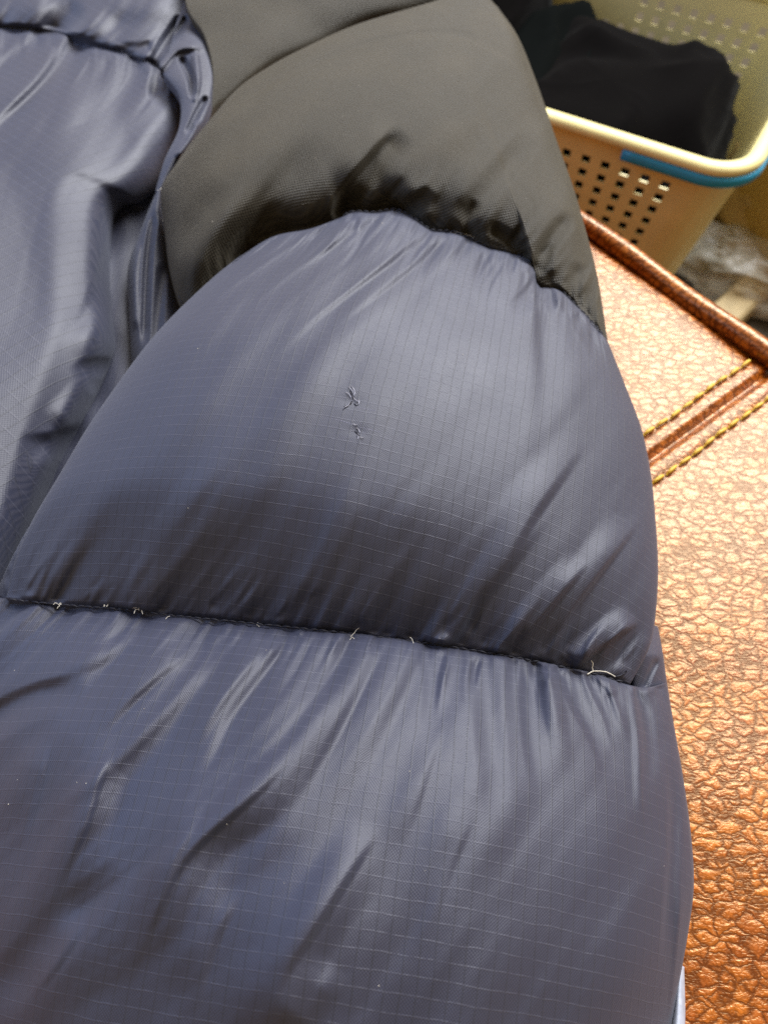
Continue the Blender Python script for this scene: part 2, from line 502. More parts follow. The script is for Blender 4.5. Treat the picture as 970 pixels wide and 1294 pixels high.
# ---- upper sleeve puff (navy)
def z_upper(s, t, px, py):
    zl = lerp(t, [0, .3, .7, 1], [.064, .072, .062, .044])
    zr = lerp(t, [0, .5, 1], [.050, .044, .040])
    ztop = lerp(s, [0, .4, 1], [.064, .066, .050])
    zbot = lerp(s, [0, .2, .5, .8, 1], [.044, .054, .060, .055, .040])
    base = (1 - s) * zl + s * zr + (1 - t) * ztop + t * zbot
    base -= (1 - s) * (1 - t) * .064 + s * (1 - t) * .050 + (1 - s) * t * .044 + s * t * .040
    ps = np.clip(1 - np.abs(2 * s - 1) ** 2.6, 0, 1) ** .55
    tt = np.clip(t, 0, 1) ** 0.82
    pt = np.clip(1 - np.abs(2 * tt - 1) ** 2.0, 0, 1) ** .72
    pt = pt ** (1 + .20 * sm(.6, 1, t))
    z0 = base + 0.032 * ps * pt
    d = np.zeros_like(z0)
    F = lambda *a, **k: fold(px, py, *a, **k)
    # folds out of the armhole seam
    d += F([(549, 294), (504, 329), (434, 383), (396, 414), (340, 470)], 9, 30, -.0032, 0, .5)
    d += F([(556, 300), (512, 338), (444, 392), (404, 424)], 16, 8, .0022, 0, .5)
    d += F([(491, 270), (454, 293), (380, 345), (300, 410)], 8, 24, -.0026, 0, .5)
    d += F([(447, 270), (444, 292), (420, 306)], 8, 8, -.0025, 0, .5)
    d += F([(677, 352), (660, 374), (640, 390)], 7, 22, -.0028, 0, .5)
    d += F([(627, 358), (603, 395), (570, 440)], 20, 28, -.0016, .3, .5)
    d += F([(689, 362), (702, 391), (712, 420)], 10, 8, -.0022, 0, .5)
    d += F([(730, 402), (751, 436), (766, 470)], 12, 9, -.0026, 0, .5)
    d += F([(592, 303), (580, 330)], 9, 9, -.0018, 0, .6)
    d += F([(618, 314), (606, 345)], 9, 9, -.0016, 0, .6)
    d += F([(648, 322), (640, 350)], 8, 8, -.0014, 0, .6)
    # long soft diagonals on the crown
    d += F([(330, 330), (250, 415), (180, 500), (120, 580)], 34, 34, .0012, .2, .4)
    d += F([(400, 380), (325, 470), (240, 590), (200, 680)], 30, 40, -.0013, .2, .4)
    d += F([(440, 430), (345, 560), (290, 650)], 34, 34, .0011, .2, .4)
    d += F([(500, 430), (420, 560), (330, 740)], 40, 36, -.0010, .3, .3)
    d += F([(600, 430), (520, 600), (440, 770)], 40, 40, .0009, .3, .3)
    # creases at the lower right
    d += F([(735, 548), (722, 574), (665, 657), (628, 723), (590, 790)], 34, 12, .0030, .25, .5)
    d += F([(803, 650), (796, 668), (751, 728), (703, 794), (676, 838)], 30, 7, .0038, .2, .4)
    d += F([(742, 704), (727, 724), (656, 809), (640, 826)], 24, 8, .0030, .2, .2)
    d += F([(806, 782), (775, 803), (732, 836), (722, 846)], 22, 7, .0036, .15, .1)
    d += F([(829, 800), (812, 835), (800, 862)], 14, 6, .0030, .2, .0)
    d += F([(690, 640), (600, 760), (560, 812)], 26, 16, .0020, .3, .0)
    for (a, b, c, e, dd) in ((518, 684, 457, 775, .0014), (566, 690, 505, 800, .0013), (457, 690, 410, 785, .0013), (620, 640, 540, 800, .0012),
                             (400, 680, 360, 780, .0012), (340, 690, 300, 780, .0010), (270, 690, 240, 770, .0010), (200, 690, 185, 770, .0008), (470, 600, 400, 740, .0010)):
        d += F([(a, b), (c, e)], 22, 13, .9 * dd, .5, .0)
    dm = (1 - t) * 0 + (t * 0 + 1) * ((SEAMY(px) - py))
    d += gathers(px, py, dm, px, 1.0, 34, 80, .0024, -0.62)
    d += gathers(px, py, dm, px, 2.0, 13, 22, .0015, -0.5)
    dtop = t * 480.0
    d += gathers(px, py, dtop, s * 620, 3.0, 26, 46, .0034, np.interp(px, [350, 600, 760], [.8, .5, -.2]))
    d += gathers(px, py, dtop, s * 620, 4.0, 11, 18, .0022, 0.2)
    # overall unevenness stretched along the pull of the cloth
    a = px * .80 + py * .60; b = -px * .60 + py * .80
    d += .0008 * vnoise(a / 66 + 9, b / 210) + .0005 * vnoise(a / 30 + 2, b / 160 + 7) + .00016 * vnoise(a / 13 + 4, b / 150 + 3) * sm(-.2, .5, vnoise(px / 130 + 5, py / 130))
    d += small_creases(px, py, SEAM_MID, -1, .62, 46, 3)
    d += small_creases(px, py, SEAM_TOP[3:], 1, lambda x: np.interp(x, [430, 600, 760], [-.9, -.5, .2]), 40, 4, .0013, (20, 70))
    d += gathers(px, py, dm, px, 2.5, 7, 13, .0009, -0.4) + gathers(px, py, dtop, s * 620, 4.5, 6.5, 11, .0010, 0.1)
    # two snags pull the cloth in
    for sx, sy in ((441, 507), (451, 545)):
        d -= .0003 * np.exp(-((px - sx) ** 2 / 160.0 + (py - sy) ** 2 / 40.0))
    edge = sm(0, .03, s) * sm(1, .975, s)
    return z0, d * (0.25 + 0.75 * edge)
_sm = curve(SEAM_MID, 200)
def SEAMY(px): return np.interp(px, _sm[:, 0], _sm[:, 1])
upper = panel("upper_sleeve_panel", SEAM_TOP, SEAM_MID,
      [(300, 326), (270, 350), (222, 395), (185, 436), (145, 490), (110, 541), (75, 600), (42, 656), (20, 705), (8, 756)],
      [(767, 430), (790, 488), (810, 542), (822, 600), (828, 660), (831, 720), (828, 775), (820, 818), (796, 864)],
      420, 260, z_upper, M_NAVY, math.radians(-11), roll=('L', 'R'), tuck=('T', 'B'))
upper["label"] = "navy ripstop puff with two small snags"

# ---- lower sleeve puff (navy)
def z_lower(s, t, px, py):
    x = px
    zseam = lerp(s, [0, .1, .3, .6, .85, .93, 1], [.036, .042, .0545, .060, .053, .044, .030])
    crest = lerp(s, [0, .06, .18, .45, .72, .88, .95, 1], [.022, .046, .072, .090, .086, .066, .052, .034])
    rise = np.clip(1 - (1 - np.clip(t / .42, 0, 1)) ** 2.2, 0, 1) ** .75
    z0 = zseam + (crest - zseam) * rise
    z0 = z0 - .022 * sm(.55, 1.25, t)
    dr = np.clip((1 - s) / .09, 0, 1)
    z0 = z0 - .010 * (1 - np.sqrt(1 - (1 - dr) ** 2))
    d = np.zeros_like(z0)
    F = lambda *a, **k: fold(px, py, *a, **k)
    d += F([(262, 812), (185, 905), (127, 968), (101, 1047), (66, 1125), (40, 1200)], 60, 34, .0046, .08, .4)
    d += F([(352, 806), (285, 893), (250, 965), (215, 1030)], 40, 16, .0040, .05, .5)
    d += F([(424, 838), (372, 935), (330, 1000), (252, 1058), (206, 1132), (170, 1212), (152, 1275)], 60, 34, .0050, .1, .25)
    d += F([(462, 826), (418, 918), (380, 985), (352, 1040)], 36, 16, .0036, .0, .5)
    d += F([(505, 830), (462, 930), (436, 1010)], 30, 22, .0020, .0, .5)
    d += F([(478, 1045), (443, 1100), (383, 1188), (338, 1280), (310, 1345)], 60, 34, .0040, .25, .2)
    d += F([(428, 1218), (398, 1252), (360, 1308)], 34, 26, .0020, .25, .2)
    d += F([(300, 1060), (240, 1150), (215, 1260)], 36, 30, .0022, .3, .3)
    d += F([(150, 1090), (129, 1112), (31, 1228), (-30, 1280)], 30, 30, -.0040, .2, .2)
    d += F([(110, 862), (40, 880), (-20, 912)], 16, 26, -.0042, .25, .0)
    d += F([(180, 800), (110, 835), (50, 850)], 14, 16, .0020, .1, .4)
    d += F([(560, 1120), (500, 1230), (470, 1340)], 40, 40, -.0014, .3, .1)
    for pts, dd in (([(150, 925), (129, 965), (103, 1047), (67, 1125), (52, 1180)], .0026), ([(372, 930), (335, 985), (240, 1072), (205, 1130), (170, 1212), (148, 1265)], .0030),
                    ([(480, 1040), (453, 1078), (395, 1170), (361, 1222), (330, 1295)], .0026), ([(252, 808), (205, 845), (155, 890), (120, 935)], .0026), ([(345, 805), (300, 855), (268, 900), (240, 960)], .0024),
                    ([(262, 1000), (215, 1090), (190, 1180)], .0014), ([(300, 1120), (262, 1200), (240, 1290)], .0016), ([(110, 1150), (70, 1215), (20, 1280)], .0022),
                    ([(560, 900), (530, 990), (500, 1080)], .0012), ([(600, 1010), (560, 1110), (530, 1200)], .0010), ([(60, 930), (40, 1010), (20, 1080)], .0018)):
        d += F(pts, 34, 11, dd, .2, .35)
    # right-hand folds under the seam
    d += F([(611, 828), (616, 900), (626, 1010), (640, 1080)], 18, 18, -.0024, .0, .5)
    d += F([(664, 842), (672, 930), (686, 1020)], 14, 18, -.0030, .0, .5)
    d += F([(690, 848), (705, 930), (716, 1000)], 14, 16, .0022, .05, .5)
    d += F([(706, 846), (728, 890), (752, 935), (770, 990)], 9, 20, -.0036, .0, .5)
    d += F([(745, 854), (768, 905), (784, 960)], 9, 14, -.0030, .0, .5)
    d += F([(797, 866), (806, 930), (808, 1005), (812, 1060)], 9, 7, .0022, .0, .4)
    d += F([(806, 872), (818, 930), (822, 1020)], 7, 12, -.0020, .0, .5)
    d += F([(842, 940), (850, 1020), (846, 1120), (838, 1230)], 8, 12, -.0022, .2, .2)
    d += F([(862, 1110), (856, 1190), (848, 1280)], 6, 8, .0014, .2, .0)
    d += F([(540, 815), (545, 870), (540, 950)], 14, 16, -.0018, .0, .6)
    dm = np.maximum(py - SEAMY2(px), 0)
    sh = np.interp(px, [0, 300, 520, 660, 820], [.95, .7, .3, -.05, -.35])
    d += gathers(px, py, dm, px, 6.0, 34, np.interp(px, [0, 350, 600], [230, 200, 110]), .0030, sh)
    d += gathers(px, py, dm, px, 7.0, 13, 26, .0018, sh)
    d += small_creases(px, py, SEAM_LOW, 1, lambda x: np.interp(x, [0, 300, 520, 660, 820], [-1.0, -.7, -.3, .05, .35]), 56, 5)
    d += gathers(px, py, dm, px, 7.5, 7, 15, .0010, sh)
    a = px * .84 + py * .54; b = -px * .54 + py * .84
    d += .0010 * vnoise(a / 60 + 19, b / 240 + 3) + .0005 * vnoise(a / 28 + 5, b / 180 + 1) + .00016 * vnoise(a / 13 + 8, b / 170 + 1) * sm(-.2, .5, vnoise(px / 130 + 25, py / 130))
    return z0, d * (0.3 + 0.7 * sm(1, .985, s))
SEAM_LOW = [(-70, 748), (8, 756), (75, 763), (150, 769), (220, 777), (330, 788), (445, 800), (560, 815), (650, 830), (715, 843), (750, 851), (796, 866), (820, 868), (842, 862)]
_sl = curve(SEAM_LOW, 240)
def SEAMY2(px): return np.interp(px, _sl[:, 0], _sl[:, 1])
lower = panel("lower_sleeve_panel", SEAM_LOW, [(-70, 1420), (380, 1440), (840, 1420)],
      [(-70, 748), (-80, 1000), (-70, 1420)],
      [(842, 862), (852, 922), (863, 985), (873, 1060), (876, 1120), (869, 1178), (858, 1240), (848, 1300), (840, 1420)],
      440, 300, z_lower, M_NAVY, math.radians(-8), roll=('R', 'L', 'B'), tuck=('T',))

# ---- sliver of the sleeve underside beside the seam
def z_side(s, t, px, py):
    z0 = lerp(t, [0, .5, 1], [.022, .034, .028]) + .006 * bulge(s, 2, .7) - .012 * s
    d = fold(px, py, [(832, 830), (822, 850), (815, 866)], 6, 5, -.002, .2, 0)
    return z0, d
panel("side_gusset_panel", [(800, 780), (831, 792)], [(796, 872), (820, 868), (842, 862)],
      [(800, 780), (798, 830), (796, 872)], [(831, 792), (837, 826), (842, 862)], 40, 60, z_side, M_NAVY, math.radians(-20), roll=('R',), tuck=('T', 'B', 'L'))

# ---- bound edge that shows along the left of the upper puff
def z_bind(s, t, px, py):
    z0 = lerp(t, [0, .5, 1], [.060, .050, .038]) + .003 * bulge(s, 2, .7) - .006 * (1 - s)
    d = fold(px, py, [(46, 668), (38, 676), (30, 688)], 4, 6, -.003, .2, .2) + .0012 * vnoise(px / 9, py / 14)
    return z0, d
panel("edge_binding", [(84, 590), (104, 600)], [(-6, 752), (18, 762)], [(84, 590), (58, 634), (33, 672), (10, 716), (-6, 752)],
      [(104, 600), (78, 646), (52, 688), (32, 730), (18, 762)], 30, 80, z_bind, M_NAVY, math.radians(40), roll=('L',), tuck=('T', 'B', 'R'))

# ---- pale lining peeping out under the sleeve
def z_lining(s, t, px, py):
    return .016 + .006 * bulge(s, 2, .7), 0 * s
panel("cuff_lining", [(854, 1215), (864, 1222)], [(830, 1400), (858, 1400)], [(854, 1215), (846, 1300), (830, 1400)], [(864, 1222), (865, 1300), (858, 1400)],
      20, 60, z_lining, M_LINING, 0, roll=('R',), tuck=('T', 'L', 'B'))

# ---- black shoulder yoke
YT = [(240, 182), (268, 148), (300, 112), (340, 84), (385, 60), (450, 31), (540, 4), (600, -14), (628, 8)]
def z_yoke(s, t, px, py):
    ztop = lerp(s, [0, .3, .7, 1], [.050, .060, .060, .046])
    zbot = lerp(s, [0, .15, .5, .85, 1], [.036, .052, .062, .058, .046])
    z0 = (1 - t) * ztop + t * zbot
    ps = np.clip(1 - np.abs(2 * s - 1) ** 3.0, 0, 1) ** .55
    pt = np.clip(1 - np.abs(2 * t ** .9 - 1) ** 2.4, 0, 1) ** .55
    pt = pt ** (1 + .6 * sm(.55, 1, t))
    z0 = z0 + .025 * ps * pt
    d = np.zeros_like(z0)
    F = lambda *a, **k: fold(px, py, *a, **k)
    d += F([(508, 160), (478, 196), (439, 243), (430, 268)], 12, 26, -.0052, .15, .0)
    d += F([(500, 152), (462, 190), (420, 240)], 22, 14, .0026, .2, .3)
    d += F([(680, 168), (619, 237), (575, 282)], 18, 16, -.0040, .2, .1)
    d += F([(545, 235), (525, 255), (500, 268)], 14, 18, -.0055, .3, .0)
    d += F([(409, 168), (360, 225), (320, 285), (300, 318)], 26, 28, -.0042, .25, .0)
    d += F([(352, 250), (330, 280), (300, 325)], 12, 16, -.0030, .3, .0)
    d += F([(330, 230), (270, 300), (226, 370)], 24, 26, .0032, .25, .2)
    d += F([(285, 225), (240, 290), (220, 330)], 20, 22, -.0022, .25, .3)
    d += F([(724, 268), (700, 295), (678, 335)], 12, 16, -.0048, .2, .0)
    d += F([(735, 330), (720, 362), (722, 385)], 12, 14, -.0036, .2, .0)
    d += F([(612, 285), (640, 300), (660, 322)], 10, 12, -.0034, .2, .0)
    d += F([(602, 250), (592, 275), (590, 300)], 10, 12, -.0020, .2, .0)
    d += F([(266, 152), (344, 104), (430, 68), (487, 50), (571, 42), (640, 70), (690, 120)], 7, 7, -.0012, .1, .3)
    d += F([(570, 120), (500, 210)], 40, 44, .0018, .3, .3)
    dtop = np.maximum((1 - t) * 300.0, 0)
    d += gathers(px, py, dtop, s * 560, 11.0, 34, 50, .0034, -0.75)
    d += gathers(px, py, dtop, s * 560, 12.0, 13, 20, .0026, -0.3)
    d += small_creases(px, py, SEAM_TOP[2:], -1, .7, 34, 6, .0016, (20, 70))
    a = px * .72 + py * .70; b = -px * .70 + py * .72
    d += .0022 * vnoise(a / 64 + 29, b / 170 + 3) + .0007 * vnoise(a / 28, b / 90)
    return z0, .75 * d * (.25 + .75 * sm(0, .03, s) * sm(1, .97, s))
yoke = panel("shoulder_yoke_panel", YT, [(246, 410)] + SEAM_TOP,
      [(240, 182), (222, 208), (204, 240), (208, 290), (214, 340), (226, 380), (246, 410)],
      [(628, 8), (655, 48), (680, 110), (701, 172), (725, 240), (740, 292), (755, 352), (767, 430)],
      330, 240, z_yoke, M_BLACK, math.radians(-32), roll=('R', 'T'), tuck=('L', 'B'))
yoke["label"] = "black woven shoulder panel"

def z_yoke2(s, t, px, py):
    z0 = .042 + .020 * np.clip(1 - t, 0, 1) ** .7 * bulge(np.clip(s * .6 + .25, 0, 1), 2, .6) - .01 * t
    d = fold(px, py, [(300, 20), (380, 10), (470, -20)], 40, 40, -.002, .2, .2) + .0015 * vnoise(px / 60, py / 50)
    return z0, d
panel("shoulder_back_panel", [(228, -60), (420, -80), (625, -60)], [(240, 190), (268, 152), (340, 90), (450, 38), (540, 12), (615, 0)],
      [(228, -60), (236, 8), (258, 45), (269, 92), (263, 140), (240, 190)], [(625, -60), (622, -30), (615, 0)],
      160, 110, z_yoke2, M_BLACK, math.radians(-32), roll=('T',), tuck=('L', 'B', 'R'))

# ---- jacket body at the left
BSEAM = [(-120, 24), (0, 33), (30, 35), (60, 38), (105, 50), (150, 65), (180, 76), (198, 86), (222, 104), (243, 124)]
def z_body(s, t, px, py):
    zseam = lerp(s, [0, .5, .85, 1], [.030, .034, .036, .030])
    crest = lerp(s, [0, .3, .7, .9, 1], [.046, .058, .050, .036, .018])
    z0 = zseam + (crest - zseam) * np.clip(1 - (1 - np.clip(t / .42, 0, 1)) ** 2, 0, 1) ** .8
    z0 = z0 - .020 * sm(.45, 1, t) * s
    dr = np.clip((1 - s) / .16, 0, 1)
    z0 = z0 - .012 * (1 - np.sqrt(1 - (1 - dr) ** 2))
    d = np.zeros_like(z0)
    F = lambda *a, **k: fold(px, py, *a, **k)
    d += F([(-20, 70), (70, 150), (118, 290), (136, 430)], 70, 60, .0050, .2, .2)
    d += F([(97, 48), (61, 102), (0, 162), (-40, 200)], 12, 22, -.0046, .0, .3)
    d += F([(56, 40), (0, 88), (-40, 120)], 12, 18, -.0040, .0, .3)
    d += F([(75, 60), (20, 118), (-30, 150)], 14, 14, .0024, .1, .3)
    d += F([(168, 74), (160, 105), (116, 162)], 10, 18, -.0036, .0, .5)
    d += F([(200, 88), (196, 120), (230, 140)], 9, 12, -.0030, .0, .4)
    d += F([(120, 100), (84, 150), (90, 172)], 22, 20, .0020, .3, .3)
    d += F([(205, 130), (180, 190), (150, 250)], 26, 30, .0024, .3, .3)
    d += F([(170, 255), (150, 300), (120, 380), (100, 420)], 14, 26, -.0044, .1, .4)
    d += F([(150, 462), (118, 462), (88, 474)], 12, 16, -.0040, .1, .4)
    d += F([(140, 380), (120, 420), (80, 450)], 20, 26, .0030, .2, .3)
    d += F([(130, 490), (90, 530), (70, 548)], 28, 24, .0034, .15, .2)
    d += F([(110, 545), (60, 560), (20, 560)], 14, 22, -.0040, .1, .3)
    d += F([(60, 200), (30, 330), (40, 470)], 50, 50, -.0020, .3, .3)
    dm = np.maximum(t * 560, 0)
    d += gathers(px, py, dm, s * 360, 21.0, 30, 60, .0026, 0.35)
    d += gathers(px, py, dm, s * 360, 22.0, 13, 20, .0016, 0.1)
    d += small_creases(px, py, BSEAM, 1, -.7, 26, 7, .0012, (20, 70))
    a = px * .85 + py * .52; b = -px * .52 + py * .85
    d += .0012 * vnoise(a / 62 + 49, b / 150 + 3)
    return z0, .8 * d * (.3 + .7 * sm(1, .97, s))
panel("chest_panel", BSEAM, [(-120, 800), (-60, 800), (0, 800)],
      [(-120, 24), (-130, 400), (-120, 800)],
      [(243, 124), (244, 160), (222, 200), (200, 236), (178, 256), (156, 262), (143, 285), (140, 350), (144, 400), (146, 440), (132, 480), (112, 522), (86, 575), (40, 690), (0, 800)],
      220, 320, z_body, M_NAVY, math.radians(-38), roll=('R', 'B', 'L'), tuck=('T',), uvs=.62)

def z_body2(s, t, px, py):
    z0 = lerp(s, [0, .6, .9, 1], [.032, .036, .036, .030]) + .016 * (1 - t) ** .5
    d = np.zeros_like(z0)
    F = lambda *a, **k: fold(px, py, *a, **k)
    d += F([(232, 20), (210, 52), (194, 78)], 10, 14, -.0046, .1, .0)
    d += F([(195, 58), (165, 62), (140, 58)], 10, 14, -.0020, .1, .3)
    d += F([(110, 10), (70, 30)], 20, 20, -.0024, .3, .0)
    dm = np.maximum((1 - t) * 100, 0)
    d += gathers(px, py, dm, s * 340, 31.0, 28, 40, .0040, -0.3)
    d += .002 * vnoise(px / 40 + 3, py / 40)
    return z0, d
panel("chest_upper_panel", [(-120, -80), (60, -80), (236, -70)], BSEAM[:8],
      [(-120, -80), (-120, 24)], [(236, -70), (237, 8), (222, 55), (198, 86)], 180, 90, z_body2, M_NAVY, math.radians(-38), roll=('T', 'L'), tuck=('B', 'R'), uvs=.62)

# ---- crumpled navy strip between chest and yoke
def z_strip(s, t, px, py):
    z0 = lerp(t, [0, .4, .8, 1], [.040, .044, .040, .030]) + .004 * bulge(s, 2, .6)
    d = np.zeros_like(z0)
    F = lambda *a, **k: fold(px, py, *a, **k)
    d += F([(200, 88), (225, 62), (262, 60)], 6, 10, .0040, .0, .2)
    d += F([(226, 70), (240, 100), (244, 128)], 5, 9, -.0045, .1, .1)
    d += F([(246, 62), (250, 100), (244, 130)], 8, 6, .0040, .1, .1)
    d += F([(238, 18), (222, 45), (205, 72)], 6, 8, -.0040, .1, .1)
    d += F([(262, 120), (250, 140), (236, 170)], 5, 7, -.0035, .1, .1)
    d += F([(250, 150), (240, 175), (222, 200)], 5, 7, .0030, .1, .1)
    return z0, d
panel("folded_seam_strip", [(230, 0), (238, 6)], [(198, 242), (206, 240)],
      [(230, 0), (214, 62), (202, 86), (226, 124), (226, 162), (208, 202), (196, 242)], [(238, 6), (259, 46), (269, 92), (263, 140), (246, 176), (224, 208), (206, 240)],
      50, 160, z_strip, M_NAVY, math.radians(-38), roll=(), tuck=('L', 'R', 'T', 'B'))

# ---- underarm gusset: pale fold and the dark hollow beside it
def z_arm(s, t, px, py):
    z0 = lerp(t, [0, .4, 1], [.036, .030, .020]) - .010 * (1 - bulge(s, 2.2, .6)) * 1.0
    d = fold(px, py, [(196, 262), (186, 330), (182, 440)], 6, 8, -.0035, .1, .1)
    d += fold(px, py, [(176, 300), (170, 350), (172, 420)], 7, 6, .002, .1, .1)
    d += fold(px, py, [(206, 330), (200, 400), (196, 450)], 9, 9, -.002, .1, .1)
    return z0, d
panel("underarm_panel", [(198, 240), (205, 239)], [(166, 470), (200, 470), (246, 460)],
      [(198, 240), (178, 290), (162, 340), (163, 400), (166, 470)], [(205, 239), (208, 285), (214, 335), (226, 380), (246, 460)],
      70, 110, z_arm, M_NAVY, math.radians(70), roll=('L',), tuck=('R', 'T', 'B'))
def z_hollow(s, t, px, py):
    return .008 + .004 * vnoise(px / 30, py / 50), 0 * s
panel("underarm_lining_panel", [(150, 70), (252, 90)], [(-40, 780), (100, 760), (240, 500)], [(150, 70), (120, 215), (80, 480), (-40, 780)], [(252, 90), (238, 215), (240, 350), (240, 500)],
      40, 60, z_hollow, M_NAVY, 0, tuck=('L', 'R', 'T', 'B'))

# ---- stitches in the seams (each one its own piece)
vs, fs = [], []
tube(vs, fs, [np.array([x, 0, 0.00045 * (1 - (x / 0.0015) ** 2)]) for x in np.linspace(-0.0015, 0.0015, 6)], 0.00038, 6, True)
stit = mesh_from("seam_stitch", vs, fs, M_NTHREAD, lower, True)
first = True
def stitch_row(pts, zf, step, parent, dyp):
    global first
    c = curve(pts, 900)
    P = at(c[:, 0], c[:, 1] + dyp, zf(c[:, 0]))
    L = np.r_[0, np.cumsum(np.linalg.norm(np.diff(P, axis=0), axis=1))]
    for i, l in enumerate(np.arange(step, L[-1] - step, step)):
        p = np.array([np.interp(l, L, P[:, k]) for k in range(3)])
        q = np.array([np.interp(l + .001, L, P[:, k]) for k in range(3)])
        o = stit if first else stit.copy()
        if not first: COL.objects.link(o)
        first = False
        o.parent = parent
        o.location = p - JO
        o.rotation_euler = (0, 0, math.atan2(q[1] - p[1], q[0] - p[0]) + 0.12 * math.sin(i * 3.7))
stitch_row(SEAM_MID, lambda x: np.interp(x, [8, 170, 400, 640, 796], [.0445, .0545, .0605, .0555, .0405]) + .0010, .0034, lower, 1.2)
stitch_row(SEAM_TOP[3:], lambda x: np.interp(x, [430, 520, 767], [.0648, .0662, .0505]) + .0010, .0036, upper, -0.5)
stitch_row(BSEAM, lambda x: np.interp(x, [-120, 60, 180, 243], [.030, .034, .036, .030]) + .0005, .0040, jacket, 0.0)

stitch_row([(207, 246), (211, 292), (217, 341), (229, 381), (240, 400)], lambda x: np.interp(x, [207, 217, 240], [.047, .041, .037]) + .0012, .0040, yoke, 0.0)

# ---- loose threads, lint and the two snags
random.seed(5)
def wisp(vs, fs, x, y, z, length, r, curl=1.0, ang=None):
    a = random.uniform(0, 6.28) if ang is None else ang
    p = np.array([0.0, 0, 0]); pts = [p.copy()]
    n = 9
    for i in range(n):
        a += random.uniform(-.5, .5) * curl
        p = p + np.array([math.cos(a), math.sin(a), random.uniform(-.25, .45) * (0.5 - i / n)]) * length / n
        pts.append(p.copy())
    b = at(x, y, z)
    tube(vs, fs, [b + q for q in pts], r, 5)
def wisp_obj(name, items, mat, parent=None):
    vs, fs = [], []
    for it in items: wisp(vs, fs, *it)
    return mesh_from(name, [v - JO for v in vs], fs, mat, parent or jacket, True)

# ray-cast down to the jacket so fibres lie on the cloth
bpy.context.view_layer.update()
dg = bpy.context.evaluated_depsgraph_get()
def surf(px, py):
    o = Vector((0, 0, HC)); d = Vector(at(px, py, 0.0)) - o
    hit, loc, nor, *_ = sc.ray_cast(dg, o, d.normalized())
    return np.array(loc) if hit else at(px, py, 0.05)
def sz(px, py): return float(surf(px, py)[2])

threads = [(75, 763, 3, .0022, 2.0), (133, 768, 2, .0020, 1.8), (178, 770, 3, .0034, 1.6), (213, 777, 1, .0026, .8), (326, 790, 2, .0026, 1.2),
           (445, 806, 3, .0060, .5), (522, 812, 2, .0035, .8), (203, 240, 3, .0040, 1.2), (575, 294, 3, .0045, 1.0), (596, 299, 3, .0050, .9), (206, 278, 2, .002, 1)]
for x, y, n, l, c in threads:
    wisp_obj("loose_thread", [(x + random.uniform(-2, 2), y + random.uniform(-2, 2), sz(x, y) + .0008, l * random.uniform(.5, .95), .00011, c) for _ in range(n)], M_LINT)
# the long pale thread end on the seam at the right
vs, fs = [], []
tube(vs, fs, [surf(x, y) + np.array([0, 0, .0008]) for x, y in [(741, 853), (748, 849), (757, 849), (765, 850), (771, 853), (776, 856)]], .00022, 6)
tube(vs, fs, [surf(x, y) + np.array([0, 0, .0010]) for x, y in [(748, 850), (747, 845), (748, 840), (746, 836)]], .00018, 6)
mesh_from("loose_thread", [v - JO for v in vs], fs, M_LINT, jacket, True)
vs, fs = [], []
tube(vs, fs, [surf(x, y) + np.array([0, 0, .0009]) for x, y in [(776, 856), (782, 855), (788, 852), (790, 849)]], .0003, 6)
mesh_from("thread_end", [v - JO for v in vs], fs, M_NTHREAD, jacket, True)
def fibres(name, lines, r, lift, mat, parent):
    vs, fs = [], []
    for ln in lines:
        n = len(ln)
        tube(vs, fs, [surf(x, y) + np.array([0, 0, lift * (0.5 + math.sin(math.pi * (i + .5) / n))]) for i, (x, y) in enumerate(ln)], r, 5, True)
    return mesh_from(name, [v - JO for v in vs], fs, mat, parent, True)
sn1 = fibres("snag", [[(440, 489), (443, 492), (446, 496), (448, 501)], [(444, 488), (447, 493), (449, 499)], [(452, 505), (454, 508), (453, 511)], [(446, 503), (450, 507), (455, 509)], [(437, 496), (441, 499), (444, 503)], [(436, 515), (440, 513), (443, 509)]], .00013, .0003, M_SNAG2, upper)
fibres("torn_fibres", [[(433, 518), (437, 515), (441, 511), (445, 507)], [(435, 514), (440, 512), (444, 510)], [(447, 510), (450, 513), (452, 512)], [(442, 494), (444, 499), (446, 504)]], .00024, .0000, M_HOLE, sn1)
fibres("pulled_thread", [[(418, 529), (428, 531), (438, 534), (447, 537)], [(455, 540), (468, 543), (480, 546)], [(449, 514), (462, 517), (474, 519)]], .00008, .0000, M_SNAG, sn1)
sn2 = fibres("snag", [[(446, 536), (449, 538), (452, 537)], [(450, 541), (453, 544), (455, 547)], [(451, 550), (453, 553), (452, 555)], [(455, 553), (458, 554), (460, 553)]], .00012, .0003, M_SNAG2, upper)
fibres("torn_fibres", [[(450, 539), (452, 543), (451, 548)], [(448, 545), (451, 548), (454, 551)]], .00020, .0000, M_HOLE, sn2)
# lint specks on the cloth: too small to tell apart
vs, fs = [], []
for i in range(64):
    x, y = random.uniform(10, 860), random.uniform(20, 1280)
    if i < 42: x, y = random.uniform(260, 720), random.uniform(40, 330)
    p = surf(x, y)
    if p[2] < .02: continue
    b = len(vs); r = random.uniform(.00008, .00024)
    for dx, dy, dz in ((1, 0, 0), (-1, 0, 0), (0, 1, 0), (0, -1, 0), (0, 0, 1), (0, 0, -1)):
        vs.append(p + np.array([dx, dy * random.uniform(.5, 1.6), dz]) * r - JO + np.array([0, 0, r * .5]))
    for f in ((0, 2, 4), (2, 1, 4), (1, 3, 4), (3, 0, 4), (2, 0, 5), (1, 2, 5), (3, 1, 5), (0, 3, 5)): fs.append(tuple(b + k for k in f))
lint = mesh_from("lint", vs, fs, M_LINT, jacket)
lint["kind"] = "stuff"

